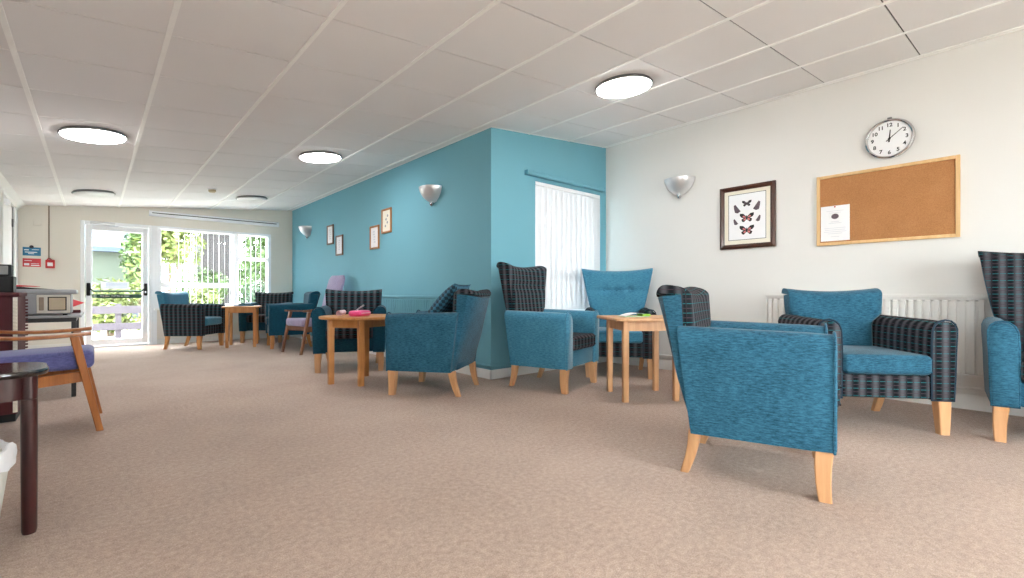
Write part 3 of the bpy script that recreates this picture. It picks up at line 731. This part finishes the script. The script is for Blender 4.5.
armchair('plain dark teal armchair seen from its side at the far table', 2.25, 7.665, -100, SD)

# loose cushion
def cushion(label, loc, rot, w):
    bm = B(); n = 14
    F, K = [], []
    for j in range(n+1):
        for i in range(n+1):
            u, v = -1+2*i/n, -1+2*j/n; e = ((1-u**2)*(1-v**2))**.45
            pin = 1-.06*(1-u*u)*abs(v)**3-.06*(1-v*v)*abs(u)**3
            F.append(bm.verts.new((u*w/2*pin, -.065*e-.001, v*w/2*pin))); K.append(bm.verts.new((u*w/2*pin, .065*e+.001, v*w/2*pin)))
    for j in range(n):
        for i in range(n):
            a = j*(n+1)+i
            bm.faces.new((F[a], F[a+1], F[a+n+2], F[a+n+1])); bm.faces.new((K[a], K[a+n+1], K[a+n+2], K[a+1]))
    bmesh.ops.remove_doubles(bm, verts=bm.verts[:], dist=.0025)
    o = tag(obj('cushion', bm, 'diamond', smooth=60), label, 'cushion'); o.location = loc; o.rotation_euler = rot; return o
M['diamond'] = diamond_mat()
CUSH = cushion('diamond patterned cushion leaning on the back of the turned blue armchair', (2.216, 3.312, .725), (R(-42), R(0), R(-144.3)), .425)

# ------------------------------------------------------------------ wooden armchairs
def wooden_chair(label, x, y, deg, fab, wd, back_top, width=.56, lean=.19):
    t = thing('wooden_armchair', label, 'armchair', (x, y, 0), R(deg)); hw_ = width/2
    bm = B(); box(bm, -hw_+.045, hw_-.045, -.30, .24, .365, .465, .032, 4)
    for v in bm.verts:
        if v.co.z > .43: v.co.z += .012*(1-(v.co.x/hw_)**2)
        v.co.z -= .06*(v.co.y+.3)*.5
    obj('seat_cushion', bm, fab, t)
    bm = B(); n = 12
    rings = []
    for k in range(n+1):
        q = k/n; z = .43+(back_top-.43)*q; yy = .20+lean*q+.03*q*q; w_ = (hw_-.06)*(1-.10*q-.12*max(0, (q-.88)/.12)**2); d = .035*(1-.25*q)
        if k == n: w_ *= .92; d *= .6
        rings.append([(-w_, yy-d*.5, z), (-w_*.8, yy-d, z), (0, yy-d*1.25, z), (w_*.8, yy-d, z), (w_, yy-d*.5, z), (w_, yy+d*.6, z), (w_*.8, yy+d, z), (-w_*.8, yy+d, z), (-w_, yy+d*.6, z)])
    loft(bm, rings); obj('backrest', bm, fab, t, smooth=60)
    for s in (1, -1):
        bm = B(); legloft(bm, s*(hw_-.018), -.215, .555, .040, s*(hw_-.018), -.325, 0, .033, (0, 0)); obj('leg', bm, wd, t)
        bm = B(); legloft(bm, s*(hw_-.025), .20, .56, .04, s*(hw_-.025), .33, 0, .034, (0, -.02)); obj('leg', bm, wd, t)
        bm = B(); rings = []
        for k in range(13):
            q = k/12; yy = -.288+.618*q; z = .572-.014*math.sin(PI*min(1, q*1.25))+.05*max(0, q-.55)**1.3; w_ = .026-.006*abs(2*q-.6); h_ = .011
            xc = s*(hw_-.018+.012*math.sin(PI*q))
            rings.append([(xc-w_, yy, z-h_*.6), (xc-w_*.5, yy, z-h_), (xc+w_*.5, yy, z-h_), (xc+w_, yy, z-h_*.6), (xc+w_, yy, z+h_*.6), (xc+w_*.5, yy, z+h_), (xc-w_*.5, yy, z+h_), (xc-w_, yy, z+h_*.6)])
        loft(bm, rings); obj('armrest', bm, wd, t, smooth=60)
        bm = B(); loft(bm, [[(s*(hw_-.035)+a, yy, zz+b) for a, b in ((-.011, -.03), (.011, -.03), (.011, .03), (-.011, .03))] for yy, zz in ((-.26, .325), (.22, .285))]); obj('side_rail', bm, wd, t, smooth=0)
    bm = B(); box(bm, -hw_+.03, hw_-.03, -.262, -.238, .31, .36, .004, 1); obj('front_rail', bm, wd, t)
    bm = B(); box(bm, -hw_+.03, hw_-.03, .215, .24, .27, .33, .004, 1); obj('rear_rail', bm, wd, t)
    return t
wooden_chair('orange-brown wooden armchair with violet seat at the left edge', -.30, 3.935, 90, 'violet', 'orange_wood', .95)
wooden_chair('dark wooden armchair with lilac seat and tall lilac back by the teal wall', 2.30, 6.745, -80, 'lilac', 'walnut', 1.07, .54, .13)

# ------------------------------------------------------------------ tables
def rpoly(w, d, r, n=6):
    out = []
    for cx, cy, a in ((w/2-r, d/2-r, 0), (-w/2+r, d/2-r, 90), (-w/2+r, -d/2+r, 180), (w/2-r, -d/2+r, 270)):
        for k in range(n+1): t = R(a+90*k/n); out.append((cx+r*math.cos(t), cy+r*math.sin(t)))
    return out
def top_loft(bm, poly, z0, z1, e=.005):
    sc = lambda f: [(x*(1-f), y*(1-f)) for x, y in poly]
    loft(bm, [[(x, y, z) for x, y in p] for p, z in ((sc(.012), z0), (poly, z0+e), (poly, z1-e), (sc(.012), z1))])
def table(label, x, y, deg, poly, legs, ztop, wd, lw=.045, apron=True, group=None, th=.022, ap=.075):
    t = thing('side_table', label, 'table', (x, y, 0), R(deg), group)
    bm = B(); top_loft(bm, poly, ztop-th, ztop); obj('tabletop', bm, wd, t)
    for lx, ly in legs:
        bm = B(); legloft(bm, lx, ly, ztop-th-.0005, lw, lx, ly, 0, lw*.9); obj('leg', bm, wd, t)
    n = len(legs)
    for i in range(n):
        a, b = Vector(legs[i]), Vector(legs[(i+1) % n]); d = (b-a).normalized(); nn = Vector((-d.y, d.x))*.009; a2, b2 = a+d*lw*.4, b-d*lw*.4
        bm = B(); loft(bm, [[(p.x+s*nn.x, p.y+s*nn.y, z) for s, z in ((-1, ztop-th-ap), (1, ztop-th-ap), (1, ztop-th-.001), (-1, ztop-th-.001))] for p in (a2, b2)]); obj('apron', bm, wd, t, smooth=0)
    return t
# square table in the alcove group
table('square beech side table between the alcove armchairs', 3.212, 2.085, -36, rpoly(.58, .54, .035), [(-.195, -.19), (.195, -.19), (.195, .19), (-.195, .19)], .622, 'beech')
table('small wooden table at the garden window among the far armchairs', 1.712, 8.19, -17, rpoly(.50, .54, .03), [(-.18, -.235), (.18, -.235), (.18, .235), (-.18, .235)], .615, 'oak')
circ = [(.385*math.cos(2*PI*k/48), .385*math.sin(2*PI*k/48)) for k in range(48)]
def pol(r, *d): return [(r*math.cos(R(a)), r*math.sin(R(a))) for a in d]
table('round-topped oak side table with pink things on it', 1.857, 4.15, 0, circ, [(-.285, .042), (-.124, -.223), (.285, -.042), (.124, .223)], .60, 'oak', .05)
# dark table at the left edge
t = thing('side_table', 'dark mahogany side table with rounded glossy top at the left edge', 'table', (-.429, 2.3365, 0), R(4.7))
bm = B(); top_loft(bm, rpoly(.615, .345, .12, 8), .527, .547, .006); obj('tabletop', bm, 'black_gloss', t)
bm = B(); pl = rpoly(.54, .265, .07, 8); pi = rpoly(.50, .225, .05, 8)
loft(bm, [[(x, y, .45) for x, y in pl], [(x, y, .5265) for x, y in pl]]); obj('apron', bm, 'mahogany', t)
for sx in (1, -1):
    for sy in (1, -1):
        bm = B(); lathe(bm, [(0, .449), (.021, .449), (.0205, .2), (.0195, .012), (.017, 0), (0, 0)], 20, (sx*.258, sy*.108, 0)); lathe(bm, [(0, .5262), (.0205, .5262), (.021, .45), (0, .45)], 20, (sx*.258, sy*.108, 0)); obj('leg', bm, 'mahogany', t)

# things on tables
def on(name, label, cat, loc, deg, bm, mat, **kw):
    return tag(obj(name, bm, mat, loc=loc, rotz=R(deg), **kw), label, cat)
pk = on('pink_pouch', 'bright pink soft pouch lying on the round table', 'pouch', (1.795, 4.09, .6), 40, box(B(), -.11, .11, -.06, .06, .0005, .052, .023, 4), 'pink')
bm = B(); tube(bm, [(-.09, -.061, .03), (.09, -.061, .03)], .003, 6); obj('zip', bm, 'white_pink', pk)
bm = B(); sp_ = [(.008+.0011*k, k*.55) for k in range(20)]
loft(bm, [[((r_)*math.cos(a_), y, .0315+(r_)*math.sin(a_)) for r_, a_ in sp_]+[((r_+.0012)*math.cos(a_), y, .0315+(r_+.0012)*math.sin(a_)) for r_, a_ in sp_[::-1]] for y in (-.085, .085)])
lf = on('leaflet', 'pale pink rolled leaflet beside the pink pouch', 'leaflet', (1.655, 4.16, .6), -35, bm, 'white_pink')
bm = B(); tube(bm, [(-.07, 0, .005), (.0, .0, .026), (.06, 0, .042)], [.006, .007, .007], 8); tube(bm, [(.06, 0, .042), (.078, 0, .047)], [.011, .004], 8)
pen = on('marker_pen', 'grey and white marker pen propped on the pink pouch', 'pen', (1.80, 4.10, .6505), 40, bm, 'grey_plastic')
bm = B(); box(bm, -.10, .10, -.07, .07, .0005, .006, .001, 1)
mg = on('leaflet', 'lime and mint green leaflet on the square beech table', 'leaflet', (3.165, 2.13, .622), -28, bm, 'mint')
bm = B(); loft(bm, [[(-.10+.2*q, y, .0065+.028*math.sin(PI*q*.9)*.8+dz) for y, dz in ((-.07, 0), (.05, 0), (.05, .001), (-.07, .001))] for q in [k/10 for k in range(11)]]); obj('raised_page', bm, 'paper', mg)
bm = B(); box(bm, .045, .112, -.075, .02, .0065, .022, .003, 1); obj('lime_flap', bm, 'lime', mg)
bm = B(); box(bm, -.11, .11, -.08, .08, .0005, .012, .003, 1)
bk = on('book', 'flat dark teal book on the far table', 'book', (1.72, 8.14, .615), 20, bm, 'teal_dark')
bm = B(); box(bm, -.105, .112, -.077, .077, .003, .010); obj('pages', bm, 'paper', bk, smooth=0)

# ------------------------------------------------------------------ left side: cabinet, equipment, bin
cx0, cx1, cy0, cy1, ch = -.755, -.36, 4.262, 4.715, .81
t = thing('cabinet', 'tall maroon cabinet at the left edge behind the wooden armchair', 'cabinet', (0, 0, 0))
bm = B(); box(bm, cx0, cx1, cy0, cy1, .05, ch-.025, .003, 1); obj('body', bm, 'maroon', t)
bm = B(); box(bm, cx0-.008, cx1+.008, cy0-.01, cy1+.005, ch-.025, ch, .004, 1); obj('top', bm, 'maroon', t)
bm = B(); box(bm, cx0+.01, cx1-.01, cy0+.02, cy1-.02, 0, .05); obj('plinth', bm, 'black', t, smooth=0)
for (x, y) in ((cx1-.012, cy0-.008), (cx1+.0, cy1-.0)):
    bm = B(); z = .07
    if y < 4.5: box(bm, x-.008, x+.012, y+.004, y+.012, .06, ch-.03)
    while z < ch-.05: box(bm, x-.007+(.006 if y > 4.5 else 0), x+.010+(.003 if y > 4.5 else 0), y-.004, y+.004, z, z+.012, .002, 1); z += .022
    obj('notched_strip', bm, 'ivory' if y < 4.5 else 'maroon', t)
zs = ch
o = thing('loudspeaker', 'black loudspeaker box on the maroon cabinet', 'speaker', (0, 0, 0))
bm = B(); box(bm, -.475, -.39, 4.40, 4.56, zs, zs+.105, .004, 1); obj('box', bm, 'black', o)
bm = B(); box(bm, -.468, -.397, 4.395, 4.3995, zs+.008, zs+.097, .003, 1); obj('grille', bm, 'ink', o)
o = thing('clock_radio', 'small dark grey radio on top of the black loudspeaker', 'radio', (0, 0, zs+.1055))
bm = B(); box(bm, -.47, -.40, 4.42, 4.53, 0, .075, .006, 2); obj('case', bm, 'black', o)
bm = B(); box(bm, -.463, -.415, 4.415, 4.4195, .01, .066, .002, 1); obj('display', bm, 'grey_rim', o)
o = thing('loudspeaker', 'taller black loudspeaker cut off at the left edge on the cabinet', 'speaker', (0, 0, 0))
bm = B(); box(bm, -.64, -.482, 4.36, 4.56, zs, zs+.20, .005, 1); obj('box', bm, 'black', o)
bm = B(); box(bm, -.63, -.492, 4.355, 4.3595, zs+.01, zs+.19, .003, 1); obj('grille', bm, 'ink', o)
# black legged table
ex0, ex1, ey0, ey1, ez = -.74, -.075, 4.98, 5.96, .635
t = thing('metal_table', 'black metal framed table carrying the grey record player', 'table', (0, 0, 0))
bm = B(); box(bm, ex0, ex1, ey0, ey1, ez-.018, ez, .003, 1); obj('tabletop', bm, 'grey_plastic', t)
bm = B(); frame_rect(bm, ex0+.02, ex1-.03, 0, 1, 0, 1, .02) if False else box(bm, ex0+.03, ex1-.03, ey0+.02, ey0+.045, ez-.05, ez-.019); box(bm, ex0+.03, ex1-.03, ey1-.045, ey1-.02, ez-.05, ez-.019); box(bm, ex1-.055, ex1-.03, ey0+.045, ey1-.045, ez-.05, ez-.019); box(bm, ex0+.03, ex0+.055, ey0+.045, ey1-.045, ez-.05, ez-.019)
obj('frame', bm, 'black_metal', t, smooth=0)
for x in (ex0+.045, ex1-.045):
    for y in (ey0+.035, ey1-.035): bm = B(); box(bm, x-.014, x+.014, y-.014, y+.014, 0, ez-.0505, .002, 1); obj('leg', bm, 'black_metal', t)
t = thing('record_player', 'grey record player with beige front window on the black table', 'record player', (0, 0, ez))
bm = B(); box(bm, -.56, -.135, 5.02, 5.45, .012, .165, .006, 2); obj('body', bm, 'grey_plastic', t)
bm = B(); box(bm, -.325, -.14, 5.008, 5.0195, .018, .158, .004, 1); fp = obj('front_panel', bm, 'light_grey', t)
bm = B(); frame_rect(bm, -.265, -.16, .038, .143, 5.003, 5.0075, .007, .001); obj('window_frame', bm, 'black', fp)
bm = B(); box(bm, -.258, -.167, 5.004, 5.0075, .045, .136); obj('window', bm, 'beige', fp, smooth=0)
bm = B(); box(bm, -.312, -.285, 5.003, 5.0075, .04, .14, .003, 1); obj('control_strip', bm, 'taupe', fp)
bm = B(); box(bm, -.60, -.105, 5.0, 5.5, .1655, .2, .008, 2); obj('lid', bm, 'grey_plastic', t)
for x in (-.53, -.17):
    for y in (5.06, 5.41): bm = B(); lathe(bm, [(0, 0), (.014, 0), (.014, .0118), (0, .0118)], 12, (x, y, 0)); obj('foot', bm, 'black', t)
bm = B(); 
for v in ((0, 0),): prism(bm, [(-.16, 0), (.16, 0), (.02, .012), (-.14, .034)], -.11, .11)
mgz = on('record_sleeve', 'dark and red record sleeves lying on the grey record player', 'record sleeve', (-.39, 5.16, ez+.2005), 6, bm, 'ink', smooth=0)
bm = B(); prism(bm, [(-.075, .0), (.075, .001), (.04, .006), (-.05, .012)], -.112, .05)
for v in bm.verts: v.co.z += .02
obj('red_cover', bm, 'sign_red', mgz, smooth=0)
bm = B(); prism(bm, [(-.06, 0), (.07, .06), (-.06, .115)], -.02, .02)
on('red_pennant', 'pointed red card beside the record player', 'card', (-.06, 5.55, ez+.03), 0, bm, 'sign_red', smooth=0).location = (-.135, 5.62, ez+.0275)
bm = B(); box(bm, -.055, .03, -.05, .05, .0005, .026, .003, 1); on('small_box', 'small dark red box under the pointed red card', 'box', (-.12, 5.62, ez), 0, bm, 'maroon')
# bin
t = thing('waste_bin', 'pale waste bin with a white liner beside the dark side table', 'bin', (-.345, 2.36, 0))
t.location = (-.292, 2.045, 0)
bm = B(); lathe(bm, [(0, .004), (.06, .0), (.066, .004), (.108, .335), (.103, .338), (.062, .012), (0, .012)], 32); obj('bucket', bm, 'bin', t)
bm = B(); rings = []
for k, (r, z) in enumerate(((.095, .25), (.102, .336), (.107, .352), (.115, .347), (.1155, .327), (.113, .302), (.1105, .287))):
    rings.append([((r+(.003*math.sin(7*a)+.0025*math.sin(13*a+k) if k > 1 else 0))*math.cos(a), (r+(.003*math.sin(7*a)+.0025*math.sin(13*a+k) if k > 1 else 0))*math.sin(a), z+(.006*math.sin(5*a+k) if k > 1 else 0)) for a in [2*PI*j/48 for j in range(48)]])
loft(bm, rings, cap=False); obj('liner', bm, 'bag', t, smooth=60)

# ------------------------------------------------------------------ outside
bm = B(); box(bm, -14, 18, YF+T+.005, 40, -.16, -.06); box(bm, XT+T+.005, 18, YR+T+.005, YF+T, -.16, -.06); box(bm, XR+T+.005, 18, -16, YR+T, -.16, -.06); box(bm, -14, XR+T, -16, YB-T-.005, -.16, -.06); box(bm, -14, XL-T-.005, YB-T, YF+T, -.16, -.06)
struct('ground', bm, 'paving', 'pale paved ground outside the windows', 'ground', smooth=0)
def shrub(name, label, x, y, r, z0, z1, mat, n, leaf=.07, trunk=True, group='shrubs in the garden'):
    t = thing(name, label, 'tree' if 'tree' in name else 'shrub', (x, y, -.06), group=group); bm = B(); rnd = random.Random(int(x*100+y*10))
    lumps = [(rnd.uniform(-.5, .5)*r, rnd.uniform(-.5, .5)*r, z0+(z1-z0)*rnd.uniform(.25, .78), rnd.uniform(.45, .7)) for _ in range(9)]
    for k in range(n):
        lx, ly, lz, s = rnd.choice(lumps)
        d = Vector((rnd.gauss(0, 1), rnd.gauss(0, 1), rnd.gauss(0, 1))).normalized()*rnd.uniform(.7, 1.02)
        p = Vector((lx+d.x*r*s, ly+d.y*r*s, lz+d.z*(z1-z0)*.42*s)); p.z = max(.03, p.z)
        a = Vector((rnd.gauss(0, 1), rnd.gauss(0, 1), rnd.gauss(0, .6))).normalized(); b = a.cross(d+Vector((.01, .2, .1))).normalized(); L = leaf*rnd.uniform(.7, 1.4)
        q = [p-a*L, p+b*L*.45, p+a*L, p-b*L*.45]; bm.faces.new([bm.verts.new(v) for v in q])
    obj('foliage', bm, mat, t, smooth=0)
    bm = B()
    for k in range(4):
        a = k*1.7; tube(bm, [(0.03*math.cos(a), .03*math.sin(a), 0), (.12*r*math.cos(a), .12*r*math.sin(a), (z0+z1)*.3), (.4*r*math.cos(a), .4*r*math.sin(a), (z0+z1)*.55)], [.035*r+.01, .028*r+.008, .012], 7)
    obj('trunk', bm, 'bark', t)
shrub('garden_tree', 'bright green tree outside the left of the garden window', 1.5, 15.3, .75, .6, 3.6, 'leaf_b', 2800, .085)
shrub('garden_tree', 'green tree outside the right panes of the garden window', 3.85, 15.2, .85, .1, 3.8, 'leaf_a', 3200, .09)
shrub('garden_tree', 'tall green tree seen through the right of the garden door', 1.05, 18.2, .45, .3, 4.2, 'leaf_a', 1800, .085)
shrub('garden_shrub', 'yellow-green shrub behind the garden fence', .25, 12.7, .55, 0, 1.15, 'leaf_b', 1900, .06)
shrub('garden_shrub', 'yellow-green shrub low outside the garden window', 1.72, 12.7, .55, 0, 1.25, 'leaf_b', 1900, .06)
shrub('garden_shrub', 'deep green shrub low outside the right of the garden window', 3.0, 12.6, .5, 0, 1.3, 'leaf_c', 1900, .06)
shrub('garden_shrub', 'green shrub in front of the dark timber shed', 2.65, 16.7, .45, 0, 1.7, 'leaf_a', 1900, .07)
bm = B(); rnd = random.Random(3)
for k in range(5200):
    p = Vector((rnd.uniform(-6, 10), 26+rnd.uniform(-.5, .5), 0)); p.z = rnd.uniform(0, 2.6+.5*math.sin(p.x*1.3)+.3*math.sin(p.x*3.1)); a = Vector((rnd.gauss(0, 1), rnd.gauss(0, 1), rnd.gauss(0, .6))).normalized(); b = a.cross(Vector((.1, -1, .4))).normalized(); L = rnd.uniform(.12, .2)
    bm.faces.new([bm.verts.new(v) for v in (p-a*L, p+b*L*.5, p+a*L, p-b*L*.5)])
tag(obj('garden_hedge', bm, 'leaf_a', loc=(0, 0, -.06), smooth=0), 'tall green hedge closing the far end of the garden', 'hedge')
# fence behind the door
f = thing('garden_fence', 'low weathered timber rail fence outside the garden door', 'fence', (0, 11.3, 0))
for z0, z1 in ((.44, .58), (.14, .265)):
    bm = B(); box(bm, -2.2, 2.6, -.03, -.002, z0, z1, .004, 1); obj('rail', bm, 'mauve', f)
for x in (-2.0, -.85, .33, 1.5, 2.5):
    bm = B(); box(bm, x-.045, x+.045, 0, .09, -.06, .62, .005, 1); obj('post', bm, 'mauve', f)
s = thing('timber_shed', 'dark timber clad shed seen through the garden window', 'shed', (3.15, 18.0, -.06))
bm = B(); box(bm, -.55, .5, 0, 1.6, 0, 2.95)
for k in range(9): box(bm, -.545+.118*k, -.53+.118*k, -.018, 0, 0, 2.95)
obj('walls', bm, 'shed', s, smooth=0)
bm = B(); prism(bm, [(-.68, 2.9), (.62, 2.9), (.62, 3.0), (-.03, 3.3), (-.68, 3.0)], -.12, 1.7); obj('roof', bm, 'slate', s, smooth=0)
h = thing('garden_house', 'pale house with a blue slate roof seen through the garden door', 'house', (.2, 20.5, -.06))
bm = B(); box(bm, -2.6, 1.25, 0, 4, 0, 2.3); obj('walls', bm, 'render_wall', h, smooth=0)
bm = B(); loft(bm, [[(x, y, z) for y, z in ((-.3, 2.25), (4.3, 2.25), (4.3, 2.4), (2, 3.9), (-.3, 2.4))] for x in (-2.8, 1.45)]); obj('roof', bm, 'slate', h, smooth=0)
bm = B(); box(bm, -2.62, 1.27, -.012, 0, 0, .35); obj('plinth', bm, 'slate', h, smooth=0)
shrub('garden_shrub', 'shrub outside the alcove window', 4.0, 6.4, .7, 0, 1.2, 'leaf_c', 1500, .06)

# ------------------------------------------------------------------ light, world, camera
w = bpy.data.worlds.new('World'); bpy.context.scene.world = w; w.use_nodes = True
nt_ = w.node_tree; nt_.nodes.clear()
bg = nt_.nodes.new('ShaderNodeBackground'); wo = nt_.nodes.new('ShaderNodeOutputWorld')
bg.inputs[0].default_value = (.92, .97, 1.0, 1); bg.inputs[1].default_value = 12.0
nt_.links.new(bg.outputs[0], wo.inputs[0])

cam = bpy.data.cameras.new('camera'); co = bpy.data.objects.new('camera', cam); C.objects.link(co)
cam.sensor_fit = 'HORIZONTAL'; cam.sensor_width = 36; cam.lens = 36*470/1024
cam.shift_y = (294-289)/1024; cam.clip_start = .02
co.location = (0, 0, .80); co.rotation_euler = (PI/2, 0, -.7265)
sc = bpy.context.scene; sc.camera = co
sc.view_settings.view_transform = 'Standard'; sc.view_settings.look = 'None'; sc.view_settings.gamma = 1; sc.view_settings.use_curve_mapping = False
sc.view_settings.exposure = 1.08
sc.cycles.use_denoising = True; sc.cycles.max_bounces = 12; sc.cycles.diffuse_bounces = 9; sc.cycles.transparent_max_bounces = 12
sc.cycles.sample_clamp_indirect = 8; sc.cycles.caustics_reflective = False; sc.cycles.caustics_refractive = False
